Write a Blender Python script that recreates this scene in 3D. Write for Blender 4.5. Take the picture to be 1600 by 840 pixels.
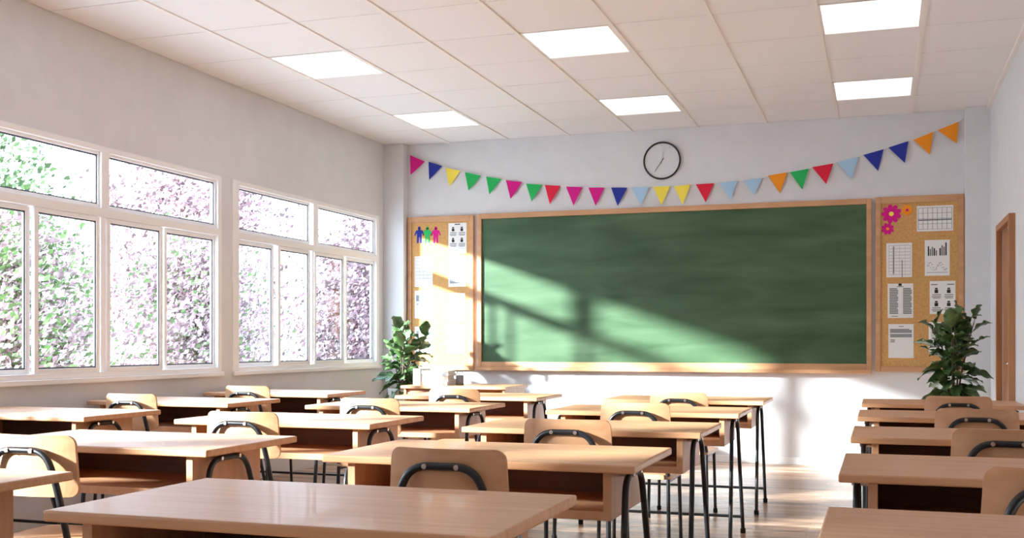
import bpy, bmesh, math, random
from mathutils import Vector, Matrix

for o in list(bpy.data.objects):
    bpy.data.objects.remove(o)
SC = bpy.context.scene
COL = SC.collection
PI = math.pi

# ------------------------------------------------------------------ camera, light, exposure
H = 1.148                      # camera height
CEIL = 3.248
YB = 10.62                     # back wall
XL = -4.99                     # left wall
XR = 0.92                      # right wall
YF = -2.6                      # wall behind the camera

cam = bpy.data.cameras.new('camera')
cam.lens = 1703.8 * 36 / 1600
cam.sensor_width = 36
cam.shift_y = (535.8 - 420) / 1600
cam.clip_start = 0.05
co = bpy.data.objects.new('camera', cam)
COL.objects.link(co)
co.location = (0, 0, H)
co.rotation_euler = (PI / 2, 0, 0.3263)
SC.camera = co

SKY_STRENGTH = 9.5
SUN_STRENGTH = 37
LAMP_STRENGTH = 1.4
EXPOSURE = -0.22
SUN_DIR = Vector((1.4, 1.0, -0.505))

w = bpy.data.worlds.new('world')
SC.world = w
w.use_nodes = True
nt = w.node_tree
bg = nt.nodes['Background']
tc = nt.nodes.new('ShaderNodeTexCoord')
sx = nt.nodes.new('ShaderNodeSeparateXYZ')
nt.links.new(tc.outputs['Generated'], sx.inputs[0])
rp = nt.nodes.new('ShaderNodeValToRGB')
rp.color_ramp.elements[0].position = 0.0
rp.color_ramp.elements[0].color = (0.72, 0.85, 1.0, 1)
rp.color_ramp.elements[1].position = 0.8
rp.color_ramp.elements[1].color = (0.54, 0.72, 1.0, 1)
nt.links.new(sx.outputs[2], rp.inputs[0])
nt.links.new(rp.outputs[0], bg.inputs[0])
bg.inputs[1].default_value = SKY_STRENGTH

sun = bpy.data.lights.new('sun', 'SUN')
sun.energy = SUN_STRENGTH
sun.angle = math.radians(3.2)
sun.color = (0.90, 0.96, 1.0)
so = bpy.data.objects.new('sun', sun)
COL.objects.link(so)
so.rotation_euler = SUN_DIR.to_track_quat('-Z', 'Y').to_euler()
so.location = (-12, -8, 6)

SC.view_settings.view_transform = 'Standard'
SC.view_settings.look = 'None'
SC.view_settings.gamma = 1
SC.view_settings.use_curve_mapping = False
SC.view_settings.exposure = EXPOSURE
SC.cycles.use_denoising = True
SC.cycles.max_bounces = 10
SC.cycles.diffuse_bounces = 6
SC.cycles.transparent_max_bounces = 12
SC.cycles.caustics_reflective = False
SC.cycles.caustics_refractive = False
SC.cycles.sample_clamp_indirect = 6

# ------------------------------------------------------------------ helpers
def srgb(r, g, b):
    f = lambda c: (c / 255 / 12.92) if c / 255 <= 0.04045 else ((c / 255 + 0.055) / 1.055) ** 2.4
    return (f(r), f(g), f(b), 1)

def mat(name, col, rough=0.6, metal=0.0, coat=0.0, spec=0.5, emit=0.0):
    m = bpy.data.materials.new(name)
    m.use_nodes = True
    b = m.node_tree.nodes['Principled BSDF']
    b.inputs['Base Color'].default_value = col
    b.inputs['Roughness'].default_value = rough
    b.inputs['Metallic'].default_value = metal
    b.inputs['Specular IOR Level'].default_value = spec
    b.inputs['Coat Weight'].default_value = coat
    if emit:
        b.inputs['Emission Color'].default_value = col
        b.inputs['Emission Strength'].default_value = emit
    return m

def noise_mat(name, c1, c2, scale=(4, 4, 4), rough=0.7, nscale=3.0, detail=4, bump=0.0, bscale=60, coat=0.0, lo=0.3, hi=0.7, spec=0.5, dist=0.0):
    m = mat(name, c1, rough, coat=coat, spec=spec)
    n = m.node_tree
    b = n.nodes['Principled BSDF']
    t = n.nodes.new('ShaderNodeTexCoord')
    mp = n.nodes.new('ShaderNodeMapping')
    mp.inputs['Scale'].default_value = scale
    n.links.new(t.outputs['Object'], mp.inputs[0])
    # every object gets its own stretch of the pattern
    oi = n.nodes.new('ShaderNodeObjectInfo')
    mu = n.nodes.new('ShaderNodeMath'); mu.operation = 'MULTIPLY'; mu.inputs[1].default_value = 37.0
    n.links.new(oi.outputs['Random'], mu.inputs[0])
    ad = n.nodes.new('ShaderNodeVectorMath'); ad.operation = 'ADD'
    n.links.new(mp.outputs[0], ad.inputs[0]); n.links.new(mu.outputs[0], ad.inputs[1])
    nz = n.nodes.new('ShaderNodeTexNoise')
    nz.inputs['Scale'].default_value = nscale
    nz.inputs['Detail'].default_value = detail
    nz.inputs['Distortion'].default_value = dist
    n.links.new(ad.outputs[0], nz.inputs['Vector'])
    r = n.nodes.new('ShaderNodeValToRGB')
    r.color_ramp.elements[0].position = lo; r.color_ramp.elements[0].color = c1
    r.color_ramp.elements[1].position = hi; r.color_ramp.elements[1].color = c2
    n.links.new(nz.outputs[0], r.inputs[0])
    n.links.new(r.outputs[0], b.inputs['Base Color'])
    if bump:
        n2 = n.nodes.new('ShaderNodeTexNoise'); n2.inputs['Scale'].default_value = bscale
        n.links.new(t.outputs['Object'], n2.inputs['Vector'])
        bp = n.nodes.new('ShaderNodeBump'); bp.inputs['Strength'].default_value = bump; bp.inputs['Distance'].default_value = 0.004
        n.links.new(n2.outputs[0], bp.inputs['Height']); n.links.new(bp.outputs[0], b.inputs['Normal'])
    return m

M = {}
M['wall'] = noise_mat('painted_plaster', srgb(219, 220, 223), srgb(224, 225, 228), nscale=1.5, rough=0.85, bump=0.05, bscale=90, spec=0.2)
M['tile'] = noise_mat('ceiling_tile', srgb(240, 240, 242), srgb(244, 244, 246), scale=(1, 1, 1), nscale=70, rough=0.95, bump=0.15, bscale=140, spec=0.1)
M['tbar'] = mat('ceiling_bar_white', srgb(244, 241, 238), 0.5)
M['upvc'] = mat('window_frame_white', srgb(246, 247, 249), 0.35)
M['seal'] = mat('window_seal_dark', srgb(70, 72, 80), 0.6)
M['wood'] = noise_mat('beech_wood', srgb(194, 140, 98), srgb(214, 166, 126), scale=(1.2, 22, 14), nscale=1.6, detail=6, rough=0.38, lo=0.25, hi=0.75, coat=0.05, spec=0.4, dist=0.4)
M['woodv'] = noise_mat('beech_wood_panel', srgb(182, 130, 92), srgb(202, 154, 116), scale=(14, 14, 1.4), nscale=1.6, detail=6, rough=0.4, lo=0.25, hi=0.75, dist=0.4)
M['frame_wood'] = noise_mat('board_frame_wood', srgb(192, 142, 100), srgb(210, 162, 120), scale=(1.5, 10, 10), nscale=1.5, detail=5, rough=0.5, lo=0.3, hi=0.7)
M['door_wood'] = noise_mat('door_wood', srgb(160, 106, 68), srgb(184, 128, 88), scale=(12, 12, 1.0), nscale=1.6, detail=5, rough=0.45)
M['dark_panel'] = noise_mat('dark_brown_panel', srgb(96, 62, 50), srgb(122, 82, 66), scale=(1.2, 14, 14), nscale=1.6, detail=5, rough=0.6)  # darker brown than the other desk wood
M['black'] = mat('black_enamel_tube', srgb(26, 27, 30), 0.32, spec=0.5)
M['rubber'] = mat('black_rubber', srgb(16, 16, 17), 0.75)
M['steel'] = mat('bright_bolt', srgb(215, 215, 215), 0.25, metal=1.0)
M['white'] = mat('white_ceramic', srgb(232, 232, 228), 0.35)
M['paper'] = mat('paper_white', srgb(238, 238, 236), 0.8)
M['ink'] = mat('print_grey', srgb(120, 122, 126), 0.8)
M['inkd'] = mat('print_dark', srgb(40, 40, 44), 0.8)
M['inkl'] = mat('print_light_grey', srgb(178, 180, 184), 0.8)
M['soil'] = noise_mat('soil', srgb(52, 38, 28), srgb(80, 60, 44), nscale=20, rough=0.95)
M['cork'] = noise_mat('cork', srgb(196, 146, 86), srgb(216, 170, 110), scale=(1, 1, 1), nscale=55, detail=6, rough=0.9, bump=0.3, bscale=120)
M['leaf'] = noise_mat('houseplant_leaf', srgb(54, 84, 44), srgb(98, 128, 74), nscale=3, rough=0.35, spec=0.5)
M['bark'] = noise_mat('bark', srgb(92, 76, 66), srgb(130, 110, 98), nscale=8, rough=0.9)
M['bounce_ground'] = noise_mat('pale_bounce_ground', srgb(190, 188, 184), srgb(215, 213, 210), nscale=4, rough=0.95)  # unseen outside ground, made pale to bounce light onto the ceiling
PEN = {
    'magenta': srgb(206, 24, 132), 'blue': srgb(38, 52, 150), 'yellow': srgb(240, 220, 84), 'green': srgb(40, 178, 92),
    'red': srgb(216, 34, 62), 'light_blue': srgb(166, 200, 226), 'orange': srgb(236, 146, 34)}
for k, c in PEN.items():
    M['felt_' + k] = noise_mat('felt_' + k, c, tuple(min(1, x * 1.12) for x in c[:3]) + (1,), nscale=60, rough=0.95)

# green chalkboard with smeared chalk dust
m = mat('chalkboard_green', srgb(44, 78, 52), 0.5, spec=0.35)
n = m.node_tree; b = n.nodes['Principled BSDF']
t = n.nodes.new('ShaderNodeTexCoord'); mp = n.nodes.new('ShaderNodeMapping'); mp.inputs['Scale'].default_value = (0.5, 1, 2.6)
mp.inputs['Rotation'].default_value = (0, 0.08, 0)
n.links.new(t.outputs['Object'], mp.inputs[0])
nz = n.nodes.new('ShaderNodeTexNoise'); nz.inputs['Scale'].default_value = 2.2; nz.inputs['Detail'].default_value = 7; nz.inputs['Distortion'].default_value = 0.6
n.links.new(mp.outputs[0], nz.inputs['Vector'])
r = n.nodes.new('ShaderNodeValToRGB')
r.color_ramp.elements[0].position = 0.3; r.color_ramp.elements[0].color = srgb(50, 80, 50)
r.color_ramp.elements[1].position = 0.78; r.color_ramp.elements[1].color = srgb(84, 112, 82)
n.links.new(nz.outputs[0], r.inputs[0]); n.links.new(r.outputs[0], b.inputs['Base Color'])
M['chalk'] = m

# laminate floor: staggered planks along x, streaky
m = mat('laminate_floor', srgb(190, 160, 138), 0.32, spec=0.5)
n = m.node_tree; b = n.nodes['Principled BSDF']
t = n.nodes.new('ShaderNodeTexCoord')
bk = n.nodes.new('ShaderNodeTexBrick')
bk.inputs['Scale'].default_value = 1.0
bk.inputs['Brick Width'].default_value = 1.15
bk.inputs['Row Height'].default_value = 0.105
bk.inputs['Mortar Size'].default_value = 0.0016
bk.inputs['Color1'].default_value = (0, 0, 0, 1); bk.inputs['Color2'].default_value = (1, 1, 1, 1)
bk.inputs['Mortar'].default_value = (0.1, 0.1, 0.1, 1)
bk.offset = 0.37
n.links.new(t.outputs['Object'], bk.inputs['Vector'])
mp = n.nodes.new('ShaderNodeMapping'); mp.inputs['Scale'].default_value = (0.9, 16, 1)
n.links.new(t.outputs['Object'], mp.inputs[0])
nz = n.nodes.new('ShaderNodeTexNoise'); nz.inputs['Scale'].default_value = 1.4; nz.inputs['Detail'].default_value = 6; nz.inputs['Distortion'].default_value = 0.5
n.links.new(mp.outputs[0], nz.inputs['Vector'])
mx = n.nodes.new('ShaderNodeMix'); mx.data_type = 'FLOAT'; mx.inputs[0].default_value = 0.62
n.links.new(bk.outputs['Color'], mx.inputs[2]); n.links.new(nz.outputs[0], mx.inputs[3])
r = n.nodes.new('ShaderNodeValToRGB')
cr = r.color_ramp
cr.elements[0].position = 0.22; cr.elements[0].color = srgb(108, 78, 60)
cr.elements[1].position = 0.78; cr.elements[1].color = srgb(220, 194, 170)
e = cr.elements.new(0.45); e.color = srgb(158, 124, 98)
e = cr.elements.new(0.6); e.color = srgb(188, 156, 130)
n.links.new(mx.outputs[0], r.inputs[0]); n.links.new(r.outputs[0], b.inputs['Base Color'])
M['floor'] = m

# clear window glass
m = bpy.data.materials.new('clear_glass'); m.use_nodes = True
n = m.node_tree; n.nodes.clear()
out = n.nodes.new('ShaderNodeOutputMaterial'); mix = n.nodes.new('ShaderNodeMixShader')
tr = n.nodes.new('ShaderNodeBsdfTransparent'); gl = n.nodes.new('ShaderNodeBsdfGlossy'); gl.inputs['Roughness'].default_value = 0.02
tr.inputs[0].default_value = (0.97, 0.98, 0.97, 1)
fr = n.nodes.new('ShaderNodeLayerWeight'); fr.inputs[0].default_value = 0.5
pw = n.nodes.new('ShaderNodeMath'); pw.operation = 'POWER'; pw.inputs[1].default_value = 5
ml = n.nodes.new('ShaderNodeMath'); ml.operation = 'MULTIPLY_ADD'; ml.inputs[1].default_value = 0.4; ml.inputs[2].default_value = 0.02
n.links.new(fr.outputs['Facing'], pw.inputs[0]); n.links.new(pw.outputs[0], ml.inputs[0]); n.links.new(ml.outputs[0], mix.inputs[0]); n.links.new(tr.outputs[0], mix.inputs[1]); n.links.new(gl.outputs[0], mix.inputs[2])
n.links.new(mix.outputs[0], out.inputs[0])
M['glass'] = m

def foliage_mat(name, cols):
    m = mat(name, cols[0], 0.7, spec=0.2)
    n = m.node_tree; b = n.nodes['Principled BSDF']
    g = n.nodes.new('ShaderNodeNewGeometry')
    r = n.nodes.new('ShaderNodeValToRGB'); r.color_ramp.interpolation = 'CONSTANT'
    k = len(cols)
    r.color_ramp.elements[0].color = cols[0]; r.color_ramp.elements[1].position = 1 / k; r.color_ramp.elements[1].color = cols[1]
    for i in range(2, k):
        e = r.color_ramp.elements.new(i / k); e.color = cols[i]
    n.links.new(g.outputs['Random Per Island'], r.inputs[0]); n.links.new(r.outputs[0], b.inputs['Base Color'])
    tl = n.nodes.new('ShaderNodeBsdfTranslucent'); mx = n.nodes.new('ShaderNodeMixShader'); mx.inputs[0].default_value = 0.4
    n.links.new(r.outputs[0], tl.inputs[0]); n.links.new(b.outputs[0], mx.inputs[1]); n.links.new(tl.outputs[0], mx.inputs[2])
    n.links.new(mx.outputs[0], n.nodes['Material Output'].inputs[0])
    return m
M['green_leaves'] = foliage_mat('green_tree_leaves', [srgb(96, 122, 76), srgb(126, 146, 104), srgb(160, 172, 140), srgb(74, 92, 62)])
M['mixed_leaves'] = foliage_mat('blossom_and_leaves', [srgb(94, 124, 72), srgb(206, 182, 184), srgb(150, 124, 128), srgb(122, 146, 96), srgb(222, 206, 206), srgb(186, 160, 164)])
M['pink_some_green'] = foliage_mat('blossom_few_leaves', [srgb(112, 136, 92), srgb(206, 182, 186), srgb(160, 134, 140), srgb(222, 206, 208), srgb(186, 160, 166), srgb(230, 216, 218), srgb(138, 116, 120)])
M['blossom'] = foliage_mat('pink_blossom', [srgb(204, 178, 182), srgb(166, 138, 144), srgb(224, 208, 208), srgb(120, 100, 104)])

class MB:
    """collects shapes into one mesh; several materials allowed"""
    def __init__(s):
        s.v = []; s.f = []; s.mi = []; s.sm = []
    def add(s, vs, fs, mi=0, smooth=False):
        o = len(s.v)
        s.v += [tuple(v) for v in vs]
        for f in fs:
            s.f.append([i + o for i in f]); s.mi.append(mi); s.sm.append(smooth)
        return s
    def box(s, x0, x1, y0, y1, z0, z1, mi=0, bev=0.0, seg=2):
        if x0 > x1: x0, x1 = x1, x0
        if y0 > y1: y0, y1 = y1, y0
        if z0 > z1: z0, z1 = z1, z0
        if bev > 0:
            bm = bmesh.new()
            bmesh.ops.create_cube(bm, size=1)
            for v in bm.verts:
                v.co = Vector((x0 + (v.co.x + .5) * (x1 - x0), y0 + (v.co.y + .5) * (y1 - y0), z0 + (v.co.z + .5) * (z1 - z0)))
            bmesh.ops.bevel(bm, geom=bm.edges[:], offset=bev, segments=seg, affect='EDGES', profile=0.5)
            bm.verts.ensure_lookup_table()
            for i, v in enumerate(bm.verts): v.index = i
            s.add([v.co for v in bm.verts], [[v.index for v in f.verts] for f in bm.faces], mi)
            bm.free()
            return s
        vs = [(x, y, z) for z in (z0, z1) for y in (y0, y1) for x in (x0, x1)]
        s.add(vs, [(0, 2, 3, 1), (4, 5, 7, 6), (0, 1, 5, 4), (2, 6, 7, 3), (0, 4, 6, 2), (1, 3, 7, 5)], mi)
        return s
    def tube(s, pts, r, n=10, mi=0, caps=True, radii=None):
        pts = [Vector(p) for p in pts]
        up = None; vs = []; m_ = len(pts)
        for i, p in enumerate(pts):
            if i == 0: d = pts[1] - p
            elif i == m_ - 1: d = p - pts[i - 1]
            else: d = (pts[i + 1] - p).normalized() + (p - pts[i - 1]).normalized()
            d.normalize()
            if up is None:
                a = Vector((0, 0, 1)) if abs(d.z) < 0.9 else Vector((0, 1, 0))
                up = (a - d * a.dot(d)).normalized()
            else:
                up = (up - d * up.dot(d)).normalized()
            sd = d.cross(up)
            rr = radii[i] if radii else r
            for k in range(n):
                a = 2 * PI * k / n
                vs.append(p + (up * math.cos(a) + sd * math.sin(a)) * rr)
        fs = []
        for i in range(m_ - 1):
            for k in range(n):
                k2 = (k + 1) % n
                fs.append((i * n + k, (i + 1) * n + k, (i + 1) * n + k2, i * n + k2))
        s.add(vs, fs, mi, True)
        if caps:
            s.add(vs[:n], [tuple(range(n))], mi); s.add(vs[-n:], [tuple(range(n - 1, -1, -1))], mi)
        return s
    def disc(s, c, r, axis, h, n=24, mi=0, r2=None):
        c = Vector(c); a = Vector(axis).normalized()
        return s.tube([c, c + a * h], r, n, mi, True, [r, r if r2 is None else r2])
    def lathe(s, prof, c=(0, 0, 0), n=32, mi=0):
        vs = []
        for (r_, z) in prof:
            for k in range(n):
                a = 2 * PI * k / n
                vs.append((c[0] + r_ * math.cos(a), c[1] + r_ * math.sin(a), c[2] + z))
        fs = []
        for i in range(len(prof) - 1):
            for k in range(n):
                k2 = (k + 1) % n
                fs.append((i * n + k, i * n + k2, (i + 1) * n + k2, (i + 1) * n + k))
        return s.add(vs, fs, mi, True)
    def prism(s, poly, y0, y1, mi=0):
        """polygon in xz, extruded from y0 (room side) to y1"""
        k = len(poly)
        vs = [(x, y0, z) for x, z in poly] + [(x, y1, z) for x, z in poly]
        fs = [tuple(range(k)), tuple(range(2 * k - 1, k - 1, -1))] + [(i, i + k, (i + 1) % k + k, (i + 1) % k) for i in range(k)]
        return s.add(vs, fs, mi)
    def build(s, name, mats, parent=None):
        me = bpy.data.meshes.new(name)
        me.from_pydata(s.v, [], s.f)
        if not isinstance(mats, (list, tuple)): mats = [mats]
        for m_ in mats: me.materials.append(m_)
        me.polygons.foreach_set('material_index', s.mi)
        me.polygons.foreach_set('use_smooth', s.sm)
        me.update()
        bm = bmesh.new(); bm.from_mesh(me); bmesh.ops.recalc_face_normals(bm, faces=bm.faces); bm.to_mesh(me); bm.free()
        o = bpy.data.objects.new(name, me)
        COL.objects.link(o)
        if parent: o.parent = parent
        return o

def empty(name, loc=(0, 0, 0), rz=0):
    o = bpy.data.objects.new(name, None)
    o.empty_display_size = 0.1
    COL.objects.link(o); o.location = loc; o.rotation_euler = (0, 0, rz)
    return o
def tag(o, label, cat, group=None, kind=None):
    o['label'] = label; o['category'] = cat
    if group: o['group'] = group
    if kind: o['kind'] = kind
    return o
def struct(o):
    o['kind'] = 'structure'
    return o
def copy_tree(o, parent=None):
    c = o.copy(); COL.objects.link(c); c.parent = parent
    for ch in list(o.children):
        copy_tree(ch, c)
    return c
def arc(pts, r, seg=6):
    """round the inner corners of a polyline"""
    pts = [Vector(p) for p in pts]
    out = [pts[0]]
    for i in range(1, len(pts) - 1):
        a = (pts[i - 1] - pts[i]); b_ = (pts[i + 1] - pts[i])
        rr = min(r, a.length * 0.49, b_.length * 0.49)
        p0 = pts[i] + a.normalized() * rr; p1 = pts[i] + b_.normalized() * rr
        for k in range(seg + 1):
            t_ = k / seg
            out.append(p0 * (1 - t_) ** 2 + pts[i] * 2 * t_ * (1 - t_) + p1 * t_ ** 2)
    out.append(pts[-1])
    return out

# ------------------------------------------------------------------ room shell
struct(MB().box(XL - 0.1, XR + 0.1, YF - 0.1, YB + 0.1, -0.1, 0.0).build('floor', M['floor']))
# window openings in the left wall: (y0, y1)
WZ0, WZ1 = 0.92, 2.48
WIN = [(-2.40, -1.05), (0.62, 1.75), (2.02, 4.62), (4.80, 7.50), (7.66, 10.38)]  # the first opening is an addition behind the camera for extra light
wl = MB()
wl.box(XL - 0.1, XL, YF, YB + 0.1, 0, WZ0)
wl.box(XL - 0.1, XL, YF, YB + 0.1, WZ1, CEIL + 0.03)
ys = [YF] + [q for p in WIN for q in p] + [YB + 0.1]
for i in range(0, len(ys), 2):
    wl.box(XL - 0.1, XL, ys[i], ys[i + 1], WZ0, WZ1)
struct(wl.build('wall_left', M['wall']))
struct(MB().box(XL - 0.1, XR + 0.1, YB, YB + 0.1, 0, CEIL + 0.03).build('wall_back', M['wall']))
DY0, DY1, DZ = 8.68, 9.52, 2.04
wr = MB()
wr.box(XR, XR + 0.1, YF, DY0, 0, CEIL + 0.03); wr.box(XR, XR + 0.1, DY1, YB, 0, CEIL + 0.03); wr.box(XR, XR + 0.1, DY0, DY1, DZ, CEIL + 0.03)
struct(wr.build('wall_right', M['wall']))
struct(MB().box(XL - 0.1, XR + 0.1, YF - 0.1, YF, 0, CEIL + 0.03).build('wall_front', M['wall']))
struct(MB().box(XL, -4.76, 10.50, YB, 0, CEIL).build('trim_1', M['wall']))      # pier in the left corner
struct(MB().box(0.713, XR, 10.50, YB, 0, CEIL).build('trim_2', M['wall']))      # pier in the right corner
struct(MB().box(-4.76, 0.713, YB - 0.012, YB, 0, 0.07, bev=0.003).build('baseboard_back', M['upvc']))

# ceiling: slab, lay-in tiles and bright bars
TX, TY, TX0, TY0 = 0.6504, 0.709, -4.290, 7.0245
LAMPS = [(i, j) for i in (0, 3, 6) for j in (0, 3, -3, -6, -9)]
xs = [TX0 + k * TX for k in range(-1, 9)]
ysl = [TY0 + k * TY for k in range(-13, 6)]
cb = MB()
cb.box(XL - 0.1, XR + 0.1, YF - 0.1, YB + 0.1, CEIL + 0.03, CEIL + 0.12)
ex = [XL] + [x for x in xs if XL + 0.05 < x < XR - 0.05] + [XR]
ey = [YF] + [y for y in ysl if YF + 0.05 < y < YB - 0.05] + [YB]
lampcells = {(round(TX0 + i * TX, 2), round(TY0 + j * TY, 2)) for i, j in LAMPS}
for a in range(len(ex) - 1):
    for c in range(len(ey) - 1):
        if (round(ex[a], 2), round(ey[c], 2)) in lampcells: continue
        cb.box(ex[a] + 0.006, ex[a + 1] - 0.006, ey[c] + 0.005, ey[c + 1] - 0.005, CEIL + 0.002, CEIL + 0.031)
struct(cb.build('ceiling', M['tile']))
gb = MB()
for x in ex[1:-1]: gb.box(x - 0.014, x + 0.014, YF, YB, CEIL - 0.006, CEIL + 0.031)
for y in ey[1:-1]: gb.box(XL, XR, y - 0.0045, y + 0.0045, CEIL + 0.016, CEIL + 0.031)
gb.box(XR - 0.03, XR, YF, YB, CEIL - 0.02, CEIL + 0.03)
struct(gb.build('trim_3', M['tbar']))

diff = mat('lamp_diffuser', (0.90, 0.95, 1.0, 1), 0.6, emit=LAMP_STRENGTH)
def make_lamp():
    r = empty('ceiling_light')
    f = MB()
    a, c = TX / 2 - 0.014, TY / 2 - 0.006
    for x0, x1, y0, y1 in ((-a, a, -c, -c + 0.014), (-a, a, c - 0.014, c), (-a, -a + 0.014, -c + 0.014, c - 0.014), (a - 0.014, a, -c + 0.014, c - 0.014)):
        f.box(x0, x1, y0, y1, -0.002, 0.03)
    f.build('lamp_frame', M['tbar'], r)
    MB().box(-a + 0.014, a - 0.014, -c + 0.014, c - 0.014, 0.004, 0.02).build('diffuser', diff, r)
    return r
ll = {(0, 0): 'square ceiling light panel over the window side, larger of the two there',
      (0, 3): 'square ceiling light panel over the window side, smaller one closest to the corner pier',
      (3, 0): 'square ceiling light panel in the middle column, the nearer of the two visible',
      (3, 3): 'square ceiling light panel in the middle column, farther one above the wall clock',
      (6, 0): 'square ceiling light panel in the right column, cut by the top edge of the view',
      (6, 3): 'square ceiling light panel in the right column, farther one above the chalkboard end'}
L0 = None
for i, j in LAMPS:
    if L0 is None: L0 = make_lamp(); o = L0
    else: o = copy_tree(L0)
    o.location = (TX0 + (i + .5) * TX, TY0 + (j + .5) * TY, CEIL)
    side = {0: 'window side', 3: 'middle', 6: 'door side'}[i]
    back = {-3: 'third farthest', -6: 'fourth farthest', -9: 'fifth farthest'}.get(j)
    tag(o, ll.get((i, j)) or '%s square ceiling light panel overhead, %s column' % (back, side), 'ceiling light', 'square ceiling light panels')

# ------------------------------------------------------------------ windows
def make_window(name, y0, y1, glass_low, glass_up):
    w_ = struct(empty(name, (XL, (y0 + y1) / 2, WZ0)))
    yc = (y0 + y1) / 2
    f = MB()
    X0, X1 = -0.07, 0.008
    Z = lambda z: z - WZ0
    lo0, lo1 = glass_low[0][0] - 0.02, glass_low[-1][1] + 0.02
    f.box(X0, X1, y0 - yc, lo0 - yc, 0, WZ1 - WZ0, bev=0.004); f.box(X0, X1, lo1 - yc, y1 - yc, 0, WZ1 - WZ0, bev=0.004)
    f.box(X0, X1, lo0 - yc, lo1 - yc, 0, 0.035, bev=0.004); f.box(X0, X1, lo0 - yc, lo1 - yc, Z(2.44), WZ1 - WZ0, bev=0.004)
    f.box(X0, X1, lo0 - yc, lo1 - yc, Z(2.00), Z(2.06), bev=0.004)
    m0 = (glass_up[0][1] + glass_up[1][0]) / 2
    f.box(X0, X1, m0 - yc - 0.04, m0 - yc + 0.04, Z(2.06), Z(2.44), bev=0.004)
    f.box(X0, X1 - 0.02, m0 - yc - 0.03, m0 - yc + 0.03, 0.035, Z(2.0), bev=0.004)
    f.build('window_frame', M['upvc'], w_)
    def sash(a, b_, z0, z1, x0, x1, nm, bw):
        s_ = MB()
        A, B, C_, D = a - bw - yc, b_ + bw - yc, Z(z0) - 0.03, Z(z1) + 0.03
        s_.box(x0, x1, A, a - yc, C_, D, bev=0.003); s_.box(x0, x1, b_ - yc, B, C_, D, bev=0.003)
        s_.box(x0, x1, a - yc, b_ - yc, C_, Z(z0), bev=0.003); s_.box(x0, x1, a - yc, b_ - yc, Z(z1), D, bev=0.003)
        so_ = s_.build(nm, M['upvc'], w_)
        xm = (x0 + x1) / 2
        q = MB(); g = 0.009
        for (p0, p1, p2, p3) in ((a, a + g, z0, z1), (b_ - g, b_, z0, z1), (a, b_, z0, z0 + g), (a, b_, z1 - g, z1)):
            q.box(xm - 0.006, xm + 0.006, p0 - yc, p1 - yc, Z(p2), Z(p3))
        q.build('seal', M['seal'], so_)
        MB().box(xm - 0.002, xm + 0.002, a - yc + 0.004, b_ - yc - 0.004, Z(z0) + 0.004, Z(z1) - 0.004).build('pane', M['glass'], so_)
    for k, (a, b_) in enumerate(glass_low):
        d = -0.040 if k in (0, 3) else -0.012
        sash(a, b_, 0.985, 1.968, d - 0.014, d + 0.014, 'sliding_sash', 0.035)
    for k, (a, b_) in enumerate(glass_up):
        sash(a, b_, 2.085, 2.42, -0.045, -0.012, 'transom_sash', 0.02)
    MB().box(0.0, 0.028, y0 - yc - 0.01, y1 - yc + 0.01, -0.035, 0.0, bev=0.006).build('window_sill', M['upvc'], w_)
def low(y0):   # four panes in the pattern of both visible windows
    return [(y0, y0 + 0.56), (y0 + 0.64, y0 + 1.17), (y0 + 1.31, y0 + 1.85), (y0 + 1.97, y0 + 2.56)]
make_window('window_3', 2.02, 4.62, low(2.04), [(2.04, 3.22), (3.34, 4.60)])
make_window('window_4', 0.62, 1.75, [(0.67, 1.13), (1.23, 1.69)], [(0.67, 1.13), (1.23, 1.69)])
make_window('added_fill_window', -2.40, -1.05, [(-2.34, -1.78), (-1.68, -1.11)], [(-2.34, -1.78), (-1.68, -1.11)])  # unseen window added behind the camera to brighten the nearest desk
make_window('window_1', 4.80, 7.50, low(4.87), [(4.87, 6.07), (6.18, 7.43)])
make_window('window_2', 7.66, 10.38, [(7.77, 8.31), (8.41, 8.90), (9.05, 9.58), (9.72, 10.30)], [(7.73, 8.93), (9.12, 10.30)])

# ------------------------------------------------------------------ door in the right wall
d = struct(empty('door_1', (XR, DY0, 0)))
c = MB()
c.box(-0.045, 0.0, -0.05, 0.0, 0, DZ + 0.05, bev=0.003); c.box(-0.045, 0.0, DY1 - DY0, DY1 - DY0 + 0.05, 0, DZ + 0.05, bev=0.003)
c.box(-0.045, 0.0, 0.0, DY1 - DY0, DZ, DZ + 0.05, bev=0.003)
c.build('door_frame', M['door_wood'], d)
lf = MB(); lf.box(0.005, 0.05, 0.004, DY1 - DY0 - 0.004, 0.008, DZ - 0.004)
for a0, a1 in ((0.15, 0.95), (1.1, 1.88)): lf.box(0.0, 0.006, 0.12, DY1 - DY0 - 0.12, a0, a1, bev=0.002)
lf = lf.build('door_leaf', M['door_wood'], d)
hb = MB(); hb.tube(arc([(0.005, 0.07, 1.0), (-0.04, 0.07, 1.0), (-0.04, 0.19, 1.0)], 0.015), 0.008); hb.build('door_handle', M['steel'], lf)

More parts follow.
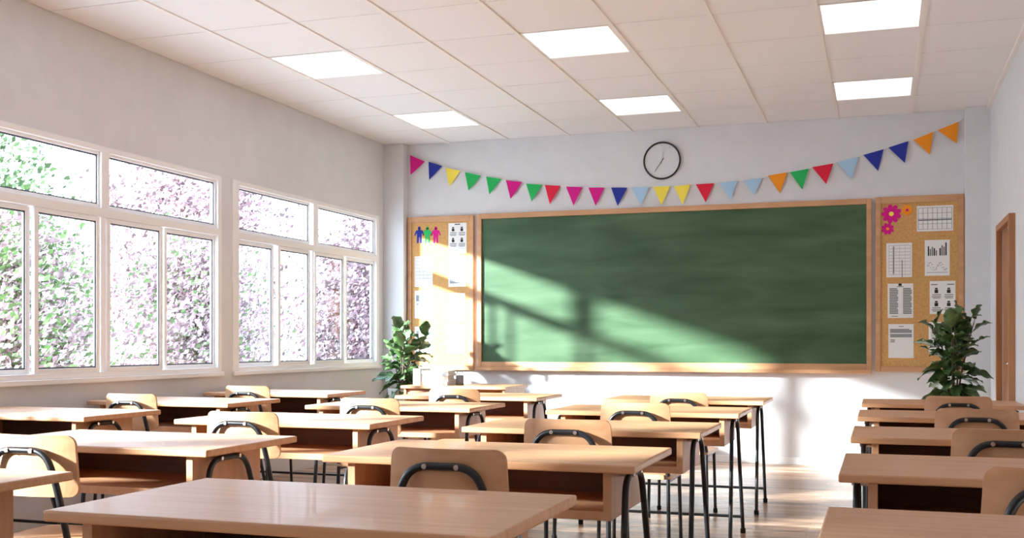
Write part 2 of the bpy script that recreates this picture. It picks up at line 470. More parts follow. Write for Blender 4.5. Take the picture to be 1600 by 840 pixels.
# ------------------------------------------------------------------ chalkboard and cork boards
YW = YB
cbd = tag(empty('chalkboard', (-2.02, YW, 0.867)), 'wide green chalkboard in a light wood frame with a chalk ledge', 'chalkboard')
def frame_parts(par, x0, x1, z0, z1, th, bw, bt, bb, mt, nm='board_frame'):
    f = MB()
    f.box(x0, x0 + bw, -th, 0, z0, z1, bev=0.004); f.box(x1 - bw, x1, -th, 0, z0, z1, bev=0.004)
    f.box(x0 + bw, x1 - bw, -th, 0, z1 - bt, z1, bev=0.004); f.box(x0 + bw, x1 - bw, -th, 0, z0, z0 + bb, bev=0.004)
    return f.build(nm, mt, par)
W2 = 1.938
frame_parts(cbd, -W2, W2, 0, 1.615, 0.05, 0.045, 0.052, 0.09, M['frame_wood'])
MB().box(-W2 + 0.045, W2 - 0.045, -0.028, -0.001, 0.09, 1.563).build('writing_surface', M['chalk'], cbd)
MB().box(-W2, W2, -0.095, -0.05, 0.0, 0.035, bev=0.006).build('chalk_ledge', M['frame_wood'], cbd)

def corkboard(loc, w_, h_, label):
    r = tag(empty('corkboard', loc), label, 'corkboard', 'cork notice boards beside the chalkboard')
    frame_parts(r, -w_ / 2, w_ / 2, 0, h_, 0.045, 0.045, 0.062, 0.05, M['frame_wood'])
    MB().box(-w_ / 2 + 0.045, w_ / 2 - 0.045, -0.03, -0.001, 0.05, h_ - 0.062).build('cork_panel', M['cork'], r)
corkboard((-4.375, YW, 0.868), 0.745, 1.61, 'wood framed corkboard left of the chalkboard, sunlit, behind the leafy plant')
corkboard((0.330, YW, 0.885), 0.755, 1.605, 'wood framed corkboard right of the chalkboard with paper flowers in its corner')

YP = YW - 0.031      # face of the cork
def sheet(label, x0, z0, x1, z1, draw, group='printed sheets pinned to the cork boards'):
    w_, h_ = x1 - x0, z1 - z0
    mb = MB()
    mb.box(-w_ / 2, w_ / 2, -0.001, 0, 0, h_, 0)
    def q(a, b_, c_, d_, mi):      # fractions of the sheet, from its lower left corner
        mb.box(-w_ / 2 + a * w_, -w_ / 2 + b_ * w_, -0.0016, -0.001, c_ * h_, d_ * h_, mi)
    draw(q)
    o = mb.build('paper_sheet', [M['paper'], M['ink'], M['inkd'], M['inkl']])
    o.location = ((x0 + x1) / 2, YP, z0)
    return tag(o, label, 'paper', group)
def lines(q, a, b_, z0, z1, n_, mi=1, fill=0.55):
    for k in range(n_):
        s = (z1 - z0) / n_
        q(a, b_ - (0.12 if k % 4 == 3 else 0) * (b_ - a), z0 + k * s, z0 + (k + fill) * s, mi)
def grid(q, a, b_, z0, z1, nx, nz_, mi=1, t_=0.012):
    for k in range(nx + 1):
        x = a + (b_ - a) * k / nx; q(x - t_ / 2, x + t_ / 2, z0, z1, mi)
    for k in range(nz_ + 1):
        z = z0 + (z1 - z0) * k / nz_; q(a, b_, z - t_ / 2, z + t_ / 2, mi)
def figures(q, z00, z11):
    for a in (0.08, 0.56):
        for k in range(2):
            z = z00 + (z11 - z00) * k / 2; hh = (z11 - z00) / 2
            q(a + 0.13, a + 0.23, z + hh * .74, z + hh * .86, 2)
            q(a + 0.11, a + 0.25, z + hh * .46, z + hh * .72, 2)
            q(a + 0.02, a + 0.36, z + hh * .30, z + hh * .36, 1); q(a, a + 0.36, z + hh * .16, z + hh * .22, 1); q(a + 0.04, a + 0.34, z + hh * .06, z + hh * .11, 1)
sheet('sheet with four small black figures, top right of the left corkboard', -4.285, 2.085, -4.082, 2.401, lambda q: (figures(q, 0.2, 0.92), q(.35, .65, .94, .97, 2), q(.06, .45, .05, .12, 1)))
sheet('sheet with one dense grey text block, right side of the left corkboard', -4.285, 1.735, -4.09, 2.057, lambda q: (lines(q, .08, .92, .12, .8, 14, 1, .7), q(.7, .92, .92, .94, 1)))
sheet('faint grid timetable sheet below the three paper people, left corkboard', -4.669, 1.741, -4.464, 2.064, lambda q: grid(q, .06, .94, .05, .95, 4, 8, 3))
sheet('sheet with a grey bar across its head, left edge of the left corkboard', -4.669, 1.409, -4.457, 1.702, lambda q: (lines(q, .08, .92, .62, .84, 4, 1, .8), q(.1, .3, .48, .54, 3)))
sheet('sheet of pale vertical columns, third down on the right of the left corkboard', -4.298, 1.38, -4.099, 1.669, lambda q: [q(a, a + .03, .12, .85, 3) for a in (.1, .3, .5, .7, .88)])
sheet('lowest right sheet on the left corkboard, with two small faint charts', -4.308, 1.037, -4.104, 1.334, lambda q: (grid(q, .2, .8, .62, .8, 3, 2, 3), lines(q, .2, .8, .15, .4, 4, 3, .4)))
sheet('lowest left sheet on the left corkboard, half hidden by plant leaves', -4.669, 1.039, -4.457, 1.323, lambda q: (lines(q, .1, .9, .7, .85, 3, 1), lines(q, .1, .9, .15, .5, 6, 3)))
sheet('wide grid table sheet at the top right of the right corkboard', 0.309, 2.163, 0.617, 2.394, lambda q: (grid(q, .04, .96, .08, .92, 7, 4, 1), q(.04, .96, .42, .47, 1)))
sheet('portrait table sheet below the paper flowers on the right corkboard', 0.047, 1.751, 0.268, 2.064, lambda q: (grid(q, .1, .94, .08, .93, 4, 9, 3), q(.26, .29, .1, .9, 2), q(.6, .63, .0, .5, 1)))
def chart(q):
    for k, hh in enumerate((.28, .2, .26, .22, .16, .0, .22, .3, .26, .38)):
        if hh: q(.12 + k * .078, .12 + k * .078 + .055, .56, .56 + hh * .95, 1 if k % 3 else 2)
    for k in range(14):
        q(.1 + k * .058, .14 + k * .058, .26 + .1 * math.sin(k * .9), .28 + .1 * math.sin(k * .9), 1)
        q(.1 + k * .058, .14 + k * .058, .22 + .08 * math.cos(k * .8), .24 + .08 * math.cos(k * .8), 3)
    q(.08, .92, .08, .1, 3)
sheet('bar chart sheet over a line graph on the right corkboard', 0.377, 1.759, 0.588, 2.083, chart)
sheet('two column text sheet with a small dark mark at its head, right corkboard', 0.058, 1.378, 0.279, 1.693, lambda q: (lines(q, .07, .41, .12, .88, 16, 1, .7), lines(q, .6, .94, .12, .88, 16, 1, .7), q(.42, .55, .93, 1.0, 2), q(.36, .62, .9, .92, 1), q(.15, .4, .04, .06, 1)))
sheet('sheet with four small figures just above the right plant', 0.418, 1.412, 0.636, 1.71, lambda q: (figures(q, 0.05, 0.85), q(.05, .3, .88, .91, 1), q(.68, .95, .88, .91, 1)))
sheet('lowest left sheet on the right corkboard, with two grey bars near its head', 0.064, 1.013, 0.282, 1.323, lambda q: (lines(q, .07, .93, .74, .86, 4, 1, .8), lines(q, .07, .93, .61, .71, 3, 1, .8), q(.4, .6, .92, .94, 1), lines(q, .08, .26, .46, .56, 3, 1)))
sheet('sheet mostly covered by the right plant, bottom right of the corkboard', 0.41, 1.066, 0.625, 1.339, lambda q: lines(q, .1, .9, .3, .8, 8, 3))

# paper people and flowers
def person_cut(colour, label, x, z):
    s_ = 0.175
    P = [(-.06, 0), (-.15, 0), (-.15, .42), (-.17, .62), (-.27, .44), (-.33, .47), (-.22, .76), (-.07, .79), (-.07, .83)]
    poly = []
    for k in range(7):
        a = -PI * .75 + k * (1.5 * PI) / 6
        poly.append((.1 * math.sin(-a) * -1, .9 + .1 * math.cos(a)))
    left = [(-x_, z_) for x_, z_ in reversed(P)]
    body = P + sorted([p for p in poly], key=lambda p: p[0]) + left + [(0.05, .0), (.02, .36), (-.02, .36)]
    mb = MB(); mb.prism([(a * s_, b_ * s_) for a, b_ in body], -0.002, 0)
    o = mb.build('paper_person', M['felt_' + colour]); o.location = (x, YP, z)
    tag(o, label, 'paper cutout', 'paper people on the left corkboard')
person_cut('blue', 'blue paper person, leftmost of the three on the left corkboard', -4.616, 2.203)
person_cut('green', 'green paper person in the middle of the three', -4.524, 2.200)
person_cut('magenta', 'pink paper person, rightmost of the three', -4.428, 2.197)
def flower(col_p, col_c, r_, x, z, label, np_=9):
    e_ = tag(empty('paper_flower', (x, YP, z)), label, 'paper flower', 'paper flowers on the right corkboard')
    poly = []
    for k in range(np_ * 8):
        a = 2 * PI * k / (np_ * 8)
        rr = r_ * (0.70 + 0.30 * abs(math.sin(a * np_ / 2)) ** 0.7)
        poly.append((rr * math.cos(a), rr * math.sin(a)))
    MB().prism(poly, -0.003, 0).build('petals', M['felt_' + col_p], e_)
    cc = [(r_ * .24 * math.cos(2 * PI * k / 16), r_ * .24 * math.sin(2 * PI * k / 16)) for k in range(16)]
    MB().prism(cc, -0.006, -0.0028).build('flower_centre', M['felt_' + col_c], e_)
flower('magenta', 'yellow', 0.088, 0.090, 2.333, 'large magenta paper flower with a yellow centre')
flower('magenta', 'orange', 0.056, 0.058, 2.197, 'small magenta paper flower below the large one', 8)
flower('orange', 'magenta', 0.052, 0.226, 2.362, 'small orange paper flower with a magenta centre', 8)

# ------------------------------------------------------------------ clock
ck = tag(empty('wall_clock', (-2.035, YB, 2.937)), 'round white wall clock with a thin black rim above the chalkboard', 'clock')
rg = MB(); pts = [(0.178 * math.cos(2 * PI * k / 64), -0.02, 0.178 * math.sin(2 * PI * k / 64)) for k in range(65)]
rg.tube(pts, 0.0085, 8, caps=False); rg.build('rim', M['black'], ck)
MB().disc((0, 0, 0), 0.176, (0, -1, 0), 0.015, 48).build('clock_face', M['wall'], ck)
for k in range(12):
    a = PI * k / 6; d_ = Vector((math.sin(a), 0, math.cos(a)))
    MB().tube([d_ * 0.142 + Vector((0, -0.0155, 0)), d_ * 0.160 + Vector((0, -0.0155, 0))], 0.0014, 4).build('hour_mark', M['inkl'], ck)
def hand(a, l, r_, nm, mt):
    d_ = Vector((math.sin(a), 0, math.cos(a)))
    MB().tube([Vector((0, -0.019, 0)) - d_ * 0.03, Vector((0, -0.019, 0)) + d_ * l], r_, 6, radii=[r_, r_ * .5]).build(nm, mt, ck)
hand(PI * 7.15 / 6, 0.125, 0.0035, 'hour_hand', M['inkd'])
hand(PI * 0.3 / 6, 0.10, 0.002, 'minute_hand', M['ink'])

# ------------------------------------------------------------------ bunting
FLAGS = [('magenta',-4.725,3.139,-4.556,3.062,-4.714,2.928),('blue',-4.515,3.06,-4.359,3.005,-4.501,2.864),('yellow',-4.319,2.983,-4.154,2.943,-4.276,2.786),
('green',-4.104,2.928,-3.926,2.883,-4.058,2.73),('green',-3.87,2.871,-3.702,2.839,-3.828,2.68),('magenta',-3.653,2.823,-3.476,2.795,-3.597,2.626),
('green',-3.434,2.776,-3.263,2.759,-3.372,2.59),('red',-3.234,2.754,-3.068,2.737,-3.18,2.554),('magenta',-3.011,2.728,-2.838,2.714,-2.931,2.531),
('magenta',-2.778,2.706,-2.614,2.699,-2.699,2.518),('blue',-2.545,2.696,-2.38,2.688,-2.477,2.509),('light_blue',-2.337,2.686,-2.162,2.686,-2.245,2.503),
('yellow',-2.12,2.684,-1.955,2.683,-2.035,2.495),('yellow',-1.912,2.677,-1.755,2.691,-1.827,2.493),('red',-1.703,2.689,-1.53,2.691,-1.604,2.508),
('light_blue',-1.475,2.691,-1.305,2.708,-1.367,2.52),('light_blue',-1.25,2.705,-1.07,2.721,-1.148,2.557),('orange',-1.017,2.74,-0.839,2.763,-0.906,2.566),
('green',-0.816,2.762,-0.641,2.787,-0.702,2.592),('red',-0.612,2.8,-0.421,2.824,-0.485,2.632),('light_blue',-0.387,2.835,-0.194,2.874,-0.262,2.667),
('blue',-0.154,2.888,0.023,2.932,-0.025,2.732),('blue',0.064,2.945,0.237,2.993,0.207,2.793),('orange',0.279,3.002,0.448,3.064,0.421,2.86),('orange',0.486,3.077,0.661,3.143,0.647,2.946)]
bn = tag(empty('bunting', (-2.02, YB - 0.02, 2.68)), 'sagging string of small coloured triangular flags across the wall above the chalkboard', 'bunting')
sp = [Vector((-4.758, 0, 3.17))]
for f in FLAGS: sp += [Vector((f[1], 0, f[2])), Vector((f[3], 0, f[4]))]
sp += [Vector((0.712, 0, 3.185))]
sp = [Vector((p.x + 2.02, 0, p.z - 2.68)) for p in sp]
MB().tube(sp, 0.003, 5).build('string', M['paper'], bn)
random.seed(4)
for f in FLAGS:
    a, b_, c_ = Vector((f[1], 0, f[2])), Vector((f[3], 0, f[4])), Vector((f[5], 0, f[6]))
    vs = []; fs = []; N = 6
    ph = random.uniform(-1, 1)
    for side in (0, 1):
        for i in range(N + 1):
            for j in range(N + 1 - i):
                u_, v_ = i / N, j / N
                p = a * (1 - u_ - v_) + b_ * u_ + c_ * v_
                y = -0.003 - 0.010 * v_ + 0.006 * math.sin(u_ * 5 + ph * 3) * v_ + side * 0.002
                vs.append((p.x + 2.02, y, p.z - 2.68))
    idx = {}; k = 0
    for i in range(N + 1):
        for j in range(N + 1 - i): idx[(i, j)] = k; k += 1
    T = k
    for i in range(N):
        for j in range(N - i):
            fs.append((idx[i, j], idx[i + 1, j], idx[i, j + 1])); fs.append((T + idx[i, j], T + idx[i, j + 1], T + idx[i + 1, j]))
            if i + j < N - 1:
                fs.append((idx[i + 1, j], idx[i + 1, j + 1], idx[i, j + 1])); fs.append((T + idx[i + 1, j], T + idx[i, j + 1], T + idx[i + 1, j + 1]))
    for i in range(N):
        fs.append((idx[i, 0], T + idx[i, 0], T + idx[i + 1, 0], idx[i + 1, 0])); fs.append((idx[0, i], idx[0, i + 1], T + idx[0, i + 1], T + idx[0, i]))
        fs.append((idx[i, N - i], T + idx[i, N - i], T + idx[i + 1, N - i - 1], idx[i + 1, N - i - 1]))
    o = MB().add(vs, fs).build('pennant', M['felt_' + f[0]], bn)
    o['label'] = f[0].replace('_', ' ') + ' triangular felt flag'

# ------------------------------------------------------------------ desks
DW, DD, DH = 1.115, 0.653, 0.758
def make_desk(W_, name='school_desk'):
    r = empty(name)
    hw = W_ / 2
    MB().box(-hw, hw, 0, DD, DH - 0.027, DH, bev=0.006, seg=3).build('desktop', M['wood'], r)
    px = hw - 0.084; zb = 0.5726; zt = DH - 0.027
    b_ = MB()
    for s in (-1, 1):
        b_.box(s * px, s * (px - 0.028), 0.035, 0.50, zb, zt, bev=0.0015)
    b_.box(-px + 0.028, px - 0.028, 0.037, 0.50, zb, zb + 0.03, bev=0.0015)
    bc = b_.build('book_compartment', M['woodv'], r)
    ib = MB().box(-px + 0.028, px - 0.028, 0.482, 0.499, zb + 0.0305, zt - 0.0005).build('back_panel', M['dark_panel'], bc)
    ib['label'] = 'dark brown back panel of the book compartment'
    lx = hw - 0.050
    for s in (-1, 1):
        x = s * lx
        t_ = MB()
        path = arc([(x, 0.015, 0.012), (x, 0.095, 0.712), (x, 0.335, 0.712), (x, 0.610, 0.012)], 0.075, 8)
        t_.tube(path, 0.0115, 10)
        lf_ = t_.build('leg_frame', M['black'], r)
        for yy in (0.015, 0.610):
            MB().disc((x, yy, 0), 0.016, (0, 0, 1), 0.028, 12).build('rubber_foot', M['rubber'], lf_)
        for yy in (0.155, 0.275):
            xo = s * (lx + 0.012)
            MB().disc((s * px, yy, 0.712), 0.0075, (s, 0, 0), abs(xo - s * px) + 0.004, 10).build('bolt', M['steel'], lf_)
    MB().tube([(-lx, 0.570, 0.105), (lx, 0.570, 0.105)], 0.009, 8).build('crossbar', M['black'], r)
    return r

# ------------------------------------------------------------------ chairs
def ply(W0, W1, D, th, curve, rc, nx=20, nz=16):
    """rounded plywood sheet as (x, t) grid; returns front and back vertices and faces. t runs 0..D"""
    vs = []; fs = []
    for side in (0, 1):
        for j in range(nz + 1):
            t_ = D * (0.5 - 0.5 * math.cos(PI * j / nz))
            hw_ = (W0 + (W1 - W0) * t_ / D) / 2
            e = min(t_, D - t_)
            if e < rc: hw_ -= rc - math.sqrt(max(0, rc * rc - (rc - e) ** 2))
            for i in range(nx + 1):
                x = hw_ * (-1 + 2 * i / nx)
                vs.append((x, t_, curve(x, t_) + side * th))
    T = (nx + 1) * (nz + 1); I = lambda i, j: j * (nx + 1) + i
    for j in range(nz):
        for i in range(nx):
            q = (I(i, j), I(i + 1, j), I(i + 1, j + 1), I(i, j + 1))
            fs.append(q); fs.append(tuple(T + k_ for k_ in reversed(q)))
    rim = [I(i, 0) for i in range(nx + 1)] + [I(nx, j) for j in range(1, nz + 1)] + [I(i, nz) for i in range(nx - 1, -1, -1)] + [I(0, j) for j in range(nz - 1, 0, -1)]
    for k in range(len(rim)):
        a, b_ = rim[k], rim[(k + 1) % len(rim)]
        fs.append((a, T + a, T + b_, b_))
    return vs, fs

def make_chair():
    r = empty('school_chair')
    # backrest: x across, t up, curve = y
    vs, fs = ply(0.40, 0.375, 0.215, 0.011, lambda x, t_: 1.1 * x * x + 0.10 * (t_ - 0.10) ** 2 - 0.02 * t_, 0.032)
    MB().add([(x, y, 0.612 + t_) for x, t_, y in vs], fs, 0, False).build('backrest', M['wood'], r)
    vs, fs = ply(0.38, 0.43, 0.405, 0.024, lambda x, t_: -0.09 * x * x + (-(t_ - 0.34) ** 2 * 1.2 if t_ > 0.34 else 0), 0.045)
    MB().add([(x, 0.0 + t_, 0.424 + y) for x, t_, y in vs], fs, 0, False).build('seat', M['wood'], r)
    a = MB()
    path = arc([(-0.186, 0.012, 0.44), (-0.152, -0.012, 0.66), (-0.105, -0.012, 0.775), (0.105, -0.012, 0.775), (0.152, -0.012, 0.66), (0.186, 0.012, 0.44)], 0.075, 7)
    a.tube(path, 0.0125, 10)
    a = a.build('back_tube', M['black'], r)
    for s in (-1, 1):
        MB().disc((s * 0.052, -0.0280, 0.775), 0.0085, (0, 1, 0), 0.034, 10).build('bolt', M['steel'], a)
    for s in (-1, 1):
        for y0, y1 in ((0.012, -0.004), (0.345, 0.364)):
            l_ = MB(); l_.tube([(s * 0.186, y0, 0.422), (s * 0.193, y1, 0.015)], 0.0105, 10)
            l_ = l_.build('leg', M['black'], r)
            MB().disc((s * 0.193, y1, 0), 0.0145, (0, 0, 1), 0.026, 12).build('rubber_foot', M['rubber'], l_)
    f = MB()
    for s in (-1, 1): f.tube([(s * 0.186, 0.012, 0.412), (s * 0.186, 0.345, 0.412)], 0.0095, 8)
    f.tube([(-0.186, 0.2, 0.412), (0.186, 0.2, 0.412)], 0.0095, 8)
    f.build('seat_rail', M['black'], r)
    return r

ROW = lambda i: 2.061 + 1.343 * i
rown = ['nearest to the camera', 'second nearest', 'third nearest', 'fourth nearest', 'farthest away']
coln = {'B': 'the middle column', 'C': 'the left of centre column', 'A': 'the shaded right column', 'D': 'the column under the windows'}
desk0 = make_desk(DW)
deskA = make_desk(0.985, 'school_desk')
chair0 = make_chair()
used = {'d': False, 'a': False, 'c': False}
CC = {'B': -1.856, 'C': -3.441, 'A': -0.121}
extra_d = {('B', 0): 'large light wood school desk filling the lower foreground left of centre',
           ('A', 0): 'shaded wood desk top in the lower right corner of the view',
           ('C', 0): 'light wood school desk cut by the left edge, corner only, nearest of its column'}
for col in 'BCDA':
    for i in range(5):
        if col == 'D' and i < 2: continue
        g = 'double school desks in columns'
        k = 'a' if col == 'A' else 'd'
        src = deskA if col == 'A' else desk0
        if used[k]: o = copy_tree(src)
        else: o = src; used[k] = True
        sc = 1.0
        if col == 'D':
            sc = 0.966
            o.location = (-4.941 + DW * sc / 2, ROW(i) * sc, 0); o.scale = (sc, sc, 0.771 / DH)
        elif col == 'A': o.location = (CC[col] + 0.985 / 2, ROW(i), 0)
        else: o.location = (CC[col] + DW / 2, ROW(i), 0)
        lab = extra_d.get((col, i), 'light wood school desk, %s in %s' % (rown[i], coln[col]))
        if col == 'D': lab = 'light wood school desk against the window wall, %s in that column' % {2: 'nearest', 3: 'middle one', 4: 'farthest'}[i]
        tag(o, lab, 'desk', g)
        if (col, i) in (('B', 0), ('A', 0), ('C', 0), ('D', 2)): continue
        if used['c']: c_ = copy_tree(chair0)
        else: c_ = chair0; used['c'] = True
        if col == 'D':
            c_.location = (-4.941 + 0.597 * sc, (ROW(i) - 0.336) * sc, 0); c_.scale = (sc, sc, 0.835 / 0.8235)
            lab = 'wooden chair with black tube back, %s of two at the desks against the window wall' % {3: 'nearer', 4: 'farther'}[i]
        else:
            c_.location = (CC[col] + (0.565 if col == 'A' else 0.597), ROW(i) - 0.336, 0)
            lab = 'wooden black tube chair at the %s desk of %s' % (rown[i].replace('farthest away', 'farthest'), coln[col])
        tag(c_, lab, 'chair', 'plywood school chairs at the desks')

# ------------------------------------------------------------------ teacher's desk and what stands on it
td = tag(empty('teacher_desk', (-3.645, 9.1, 0)), 'light wood teacher desk with drawer unit standing before the left corkboard', 'desk')
MB().box(-0.51, 0.51, 0, 0.62, 0.735, 0.762, bev=0.004).build('desktop', M['wood'], td)
MB().box(-0.49, -0.465, 0.03, 0.59, 0, 0.735, bev=0.002).build('side_panel', M['woodv'], td)
MB().box(0.465, 0.49, 0.03, 0.59, 0, 0.735, bev=0.002).build('side_panel', M['woodv'], td)
MB().box(-0.465, 0.465, 0.55, 0.568, 0.25, 0.735).build('back_panel', M['woodv'], td)
pd = MB(); pd.box(-0.46, -0.10, 0.05, 0.545, 0.10, 0.73).build('drawer_unit', M['woodv'], td)
for z0, z1 in ((0.56, 0.70), (0.36, 0.54), (0.12, 0.34)):
    dr = MB().box(-0.45, -0.11, 0.032, 0.05, z0, z1, bev=0.002).build('drawer', M['wood'], td)
    MB().tube(arc([(-0.33, 0.032, z1 - 0.04), (-0.33, 0.008, z1 - 0.04), (-0.23, 0.008, z1 - 0.04), (-0.23, 0.032, z1 - 0.04)], 0.01), 0.005, 8).build('handle', M['black'], dr)
random.seed(2)
spine = [srgb(236, 236, 232), srgb(214, 216, 214), srgb(228, 222, 208), srgb(200, 204, 206), srgb(238, 236, 230)]
z = 0.762
for k, c_ in enumerate(spine):
    th = (0.032, 0.024, 0.03, 0.022, 0.026)[k]
    hw_ = 0.135 - 0.006 * (k % 3)
    bk_ = empty('book', (-3.88 + 0.006 * (k % 2), 9.35, z), 0.03 * ((k * 7) % 5 - 2))
    cv = MB(); cv.box(-hw_, hw_, -0.10, 0.10, 0, 0.003); cv.box(-hw_, hw_, -0.10, 0.10, th - 0.003, th); cv.box(-hw_, hw_, -0.103, -0.10, 0, th, 0)
    cv.build('cover', mat('book_cover_%s' % 'abcde'[k], c_, 0.6), bk_)
    MB().box(-hw_ + 0.004, hw_ - 0.004, -0.10, 0.096, 0.003, th - 0.003).build('pages', M['paper'], bk_)
    where = ['bottom book of', 'second book from the bottom of', 'middle book of', 'second book from the top of', 'top book of'][k]
    tag(bk_, 'pale closed %s the small stack on the teacher desk' % where, 'book', 'stacked pale books on the teacher desk')
    z += th
bx = tag(empty('file_holder', (-4.055, 9.35, 0.762)), 'upright white file holder on the teacher desk beside the left plant', 'file holder')
fb = MB(); fb.box(-0.04, 0.04, -0.11, 0.11, 0, 0.004); fb.box(-0.04, -0.036, -0.11, 0.11, 0, 0.15); fb.box(0.036, 0.04, -0.11, 0.11, 0, 0.15); fb.box(-0.04, 0.04, -0.11, -0.106, 0, 0.15); fb.box(-0.04, 0.04, 0.106, 0.11, 0, 0.1)
fb.build('holder_shell', M['white'], bx)
pg = MB()
for k in range(5): pg.box(-0.032 + k * 0.013, -0.024 + k * 0.013, -0.10, 0.10, 0.004, 0.135)
pg.build('papers', M['paper'], bx)
pc = tag(empty('pencil_cup', (-3.675, 9.36, 0.762)), 'small grey pencil cup right of the book stack on the teacher desk', 'cup')
MB().lathe([(0, 0), (0.036, 0), (0.038, 0.09), (0.034, 0.09), (0.033, 0.006), (0, 0.006)], n=20).build('cup_body', M['ink'], pc)
for k in range(4):
    a = k * 1.6
    MB().tube([(0.01 * math.cos(a), 0.01 * math.sin(a), 0.008), (0.026 * math.cos(a), 0.026 * math.sin(a), 0.125)], 0.0035, 6).build('pencil', M['inkd'], pc)

# ------------------------------------------------------------------ potted plants
def leaf_mesh(mb, base, d, l, w_, droop, roll):
    """one broad ovate leaf with a folded midrib, from base along d"""
    d = d.normalized(); up = Vector((0, 0, 1)); side = d.cross(up)
    if side.length < 0.1: side = Vector((1, 0, 0))
    side.normalize(); nrm = side.cross(d).normalized()
    side = (side * math.cos(roll) + nrm * math.sin(roll)).normalized(); nrm = side.cross(d).normalized()
    N = 9; vs = []; fs = []
    for i in range(N + 1):
        t_ = i / N
        p = base + d * (l * t_) - Vector((0, 0, 1)) * droop * l * t_ * t_
        wi = w_ * (math.sin(PI * min(1, t_ ** 0.8 * 0.98 + 0.02)) ** 0.7) * 0.5
        wav = 0.012 * math.sin(t_ * 14 + roll * 5)
        vs += [p - side * wi + nrm * (wi * 0.28 + wav), p - side * wi * .5 + nrm * wi * 0.06, p, p + side * wi * .5 + nrm * wi * 0.06, p + side * wi + nrm * (wi * 0.28 - wav)]
    for i in range(N):
        for k in range(4):
            a = i * 5 + k
            fs.append((a, a + 1, a + 6, a + 5))
    T = len(vs)
    vs += [v - nrm * 0.0012 for v in vs]
    fs += [tuple(T + k for k in reversed(f)) for f in fs[:]]
    for i in range(N):
        fs.append((i * 5, i * 5 + 5, T + i * 5 + 5, T + i * 5)); fs.append((i * 5 + 4, T + i * 5 + 4, T + i * 5 + 9, i * 5 + 9))
    mb.add(vs, fs, 0, True)
def plant(loc, label, seed, rad, zt, zpot, lsize):
    random.seed(seed)
    r = tag(empty('potted_plant', loc), label, 'potted plant', 'large leafy plants in tall white pots')
    pot = MB().lathe([(0, 0), (0.115, 0), (0.122, 0.01), (0.150, zpot - 0.01), (0.150, zpot), (0.138, zpot), (0.134, zpot - 0.06), (0, zpot - 0.06)], n=36).build('pot', M['white'], r)
    MB().lathe([(0, zpot - 0.045), (0.05, zpot - 0.04), (0.134, zpot - 0.05), (0.134, zpot - 0.058), (0, zpot - 0.058)], n=24).build('soil', M['soil'], pot)
    fo = MB(); st = MB()
    for s in range(6):
        a0 = s * 2.1 + random.random(); lean = random.uniform(0.05, 0.30) * (rad / 0.3) * (0.7 if s else 0.1)
        top = zt - random.uniform(0.05, 0.25) - lean * 0.3
        bx_, by_ = 0.03 * math.cos(a0), 0.03 * math.sin(a0)
        P = []
        for k in range(9):
            t_ = k / 8
            P.append(Vector((bx_ + lean * math.cos(a0) * t_ ** 1.4, by_ + lean * math.sin(a0) * t_ ** 1.4, zpot - 0.06 + (top - zpot + 0.06) * t_)))
        st.tube(P, 0.007, 7, radii=[0.009 - 0.005 * k / 8 for k in range(9)])
        nl = 15
        for q in range(nl):
            t_ = 0.14 + 0.86 * q / (nl - 1)
            k = min(7, int(t_ * 8)); fr_ = t_ * 8 - k
            p = P[k].lerp(P[k + 1], fr_)
            a = q * 2.4 + s + random.uniform(-.4, .4)
            el = -0.35 + 1.35 * t_ + random.uniform(-.35, .35)
            if t_ > 0.97: el = 1.25
            d_ = Vector((math.cos(a) * math.cos(el), math.sin(a) * math.cos(el), math.sin(el)))
            L = lsize * random.uniform(0.75, 1.15)
            pe = p + d_ * 0.035
            st.tube([p, pe], 0.0028, 5)
            leaf_mesh(fo, pe, d_, L, L * random.uniform(0.50, 0.64), random.uniform(0.15, 0.5), random.uniform(-.7, .7))
    st.build('stems', M['bark'], r)
    fo.build('foliage', M['leaf'], r)
plant((-4.53, 9.98, 0), 'leafy potted plant in the left corner by the windows, sunlit, behind the desks', 5, 0.40, 1.36, 0.70, 0.21)
plant((0.57, 9.80, 0), 'dark leafy potted plant in the right corner below the corkboard, in shade', 8, 0.24, 1.42, 0.68, 0.205)

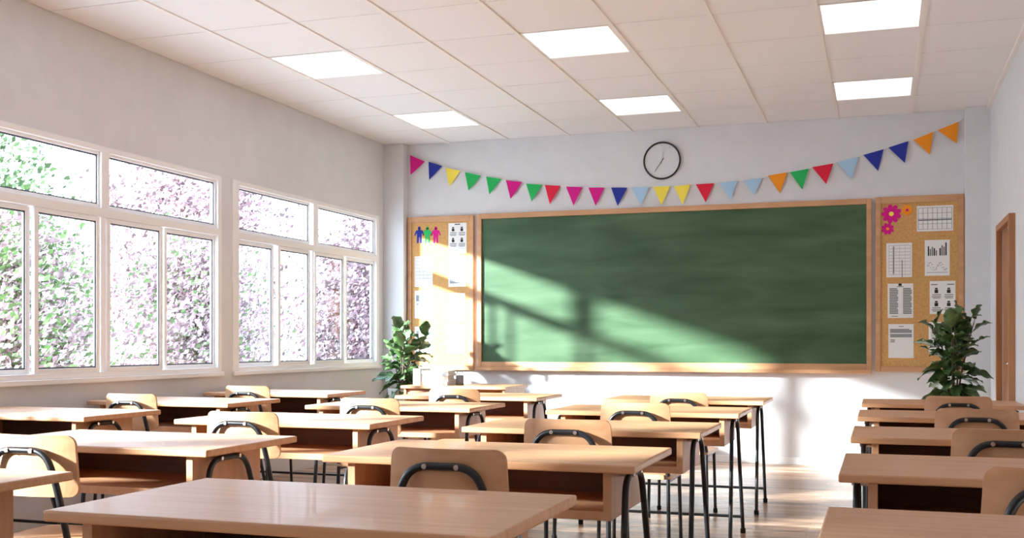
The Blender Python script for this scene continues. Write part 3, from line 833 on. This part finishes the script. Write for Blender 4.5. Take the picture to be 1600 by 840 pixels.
# ------------------------------------------------------------------ outside
struct(MB().box(-70, XL - 0.12, -30, 80, -0.7, -0.6).build('ground', M['bounce_ground']))
def tree(x, y, h, cr, zc0, seed, leaf, nleaf, label, size):
    random.seed(seed)
    r = tag(empty('tree', (x, y, -0.6)), label, 'tree', 'trees outside the windows')
    tk_ = MB(); tips = []
    top = Vector((random.uniform(-.3, .3), random.uniform(-.3, .3), h * 0.8))
    tr_ = [Vector((0, 0, 0)).lerp(top, k / 6) + Vector((random.uniform(-.06, .06), random.uniform(-.06, .06), 0)) for k in range(7)]
    tk_.tube(tr_, 0.1, 8, radii=[0.15 - 0.115 * k / 6 for k in range(7)])
    for q in range(26):
        t_ = 0.16 + 0.8 * q / 26
        k = int(t_ * 6); p = tr_[k].lerp(tr_[k + 1], t_ * 6 - k)
        a = q * 2.4 + random.uniform(-.3, .3); l = cr * random.uniform(0.65, 1.0) * (1.1 - 0.45 * t_)
        d_ = Vector((math.cos(a), math.sin(a), random.uniform(0.25, 0.9))).normalized()
        pts_ = [p + d_ * l * s + Vector((random.uniform(-.08, .08), random.uniform(-.08, .08), 0.1 * l * s * s)) for s in (0, .33, .66, 1)]
        tk_.tube(pts_, 0.03, 5, radii=[0.035, 0.024, 0.014, 0.006])
        tips += pts_[1:]
        for z_ in range(3):
            b0 = pts_[random.choice((1, 2))]; dd = (d_ + Vector((random.uniform(-1, 1), random.uniform(-1, 1), random.uniform(-.2, .9)))).normalized()
            e0 = b0 + dd * l * 0.45
            tk_.tube([b0, e0], 0.01, 4, radii=[0.012, 0.004]); tips += [b0.lerp(e0, .5), e0]
    tk_.build('trunk', M['bark'], r)
    vs = []; fs = []
    for q in range(nleaf):
        if random.random() < 0.68:
            c0 = random.choice(tips); p = c0 + Vector((random.gauss(0, .22), random.gauss(0, .22), random.gauss(0, .2)))
        else:
            a, b1 = random.uniform(0, 2 * PI), random.random() ** 0.5
            zz = random.uniform(zc0, h)
            pr = math.sin(PI * min(1, max(0.06, (zz - zc0) / (h - zc0) * 0.86 + 0.12))) ** 0.6
            p = Vector((math.cos(a) * b1 * cr * pr, math.sin(a) * b1 * cr * pr, zz))
        s = size * random.uniform(0.6, 1.3)
        n_ = Vector((random.gauss(0, 1), random.gauss(0, 1), random.gauss(0, 1))).normalized()
        a_ = n_.orthogonal().normalized(); b2 = n_.cross(a_)
        k = len(vs)
        vs += [p + a_ * s, p + b2 * s * .62 + n_ * s * .15, p - a_ * s, p - b2 * s * .62 + n_ * s * .15]
        fs += [(k, k + 1, k + 2), (k, k + 2, k + 3)]
    me = bpy.data.meshes.new('foliage'); me.from_pydata([tuple(v) for v in vs], [], fs); me.materials.append(leaf); me.update()
    o = bpy.data.objects.new('foliage', me); COL.objects.link(o); o.parent = r
tree(-12.9, 12.0, 6.6, 2.2, 0.6, 11, M['green_leaves'], 17000, 'green leafy tree outside, upper left panes of the near window', 0.052)
tree(-9.8, 10.3, 3.4, 1.35, 0.0, 12, M['mixed_leaves'], 18000, 'low tree of mixed green leaves and pink blossom at the left edge', 0.042)
tree(-9.0, 13.1, 3.5, 1.3, 0.1, 13, M['pink_some_green'], 19000, 'pink blossom tree with some green leaves, right half of the near window', 0.040)
tree(-7.6, 15.8, 3.9, 1.25, 0.1, 14, M['blossom'], 19000, 'pale pink blossom tree outside, left half of the far window', 0.040)
tree(-8.8, 19.6, 4.6, 1.9, 0.1, 15, M['blossom'], 20000, 'pale pink blossom tree outside, right half of the far window', 0.045)
tree(-12.4, 17.6, 5.6, 2.4, 0.1, 16, M['blossom'], 18000, 'large pink blossom tree farther out behind the others', 0.055)
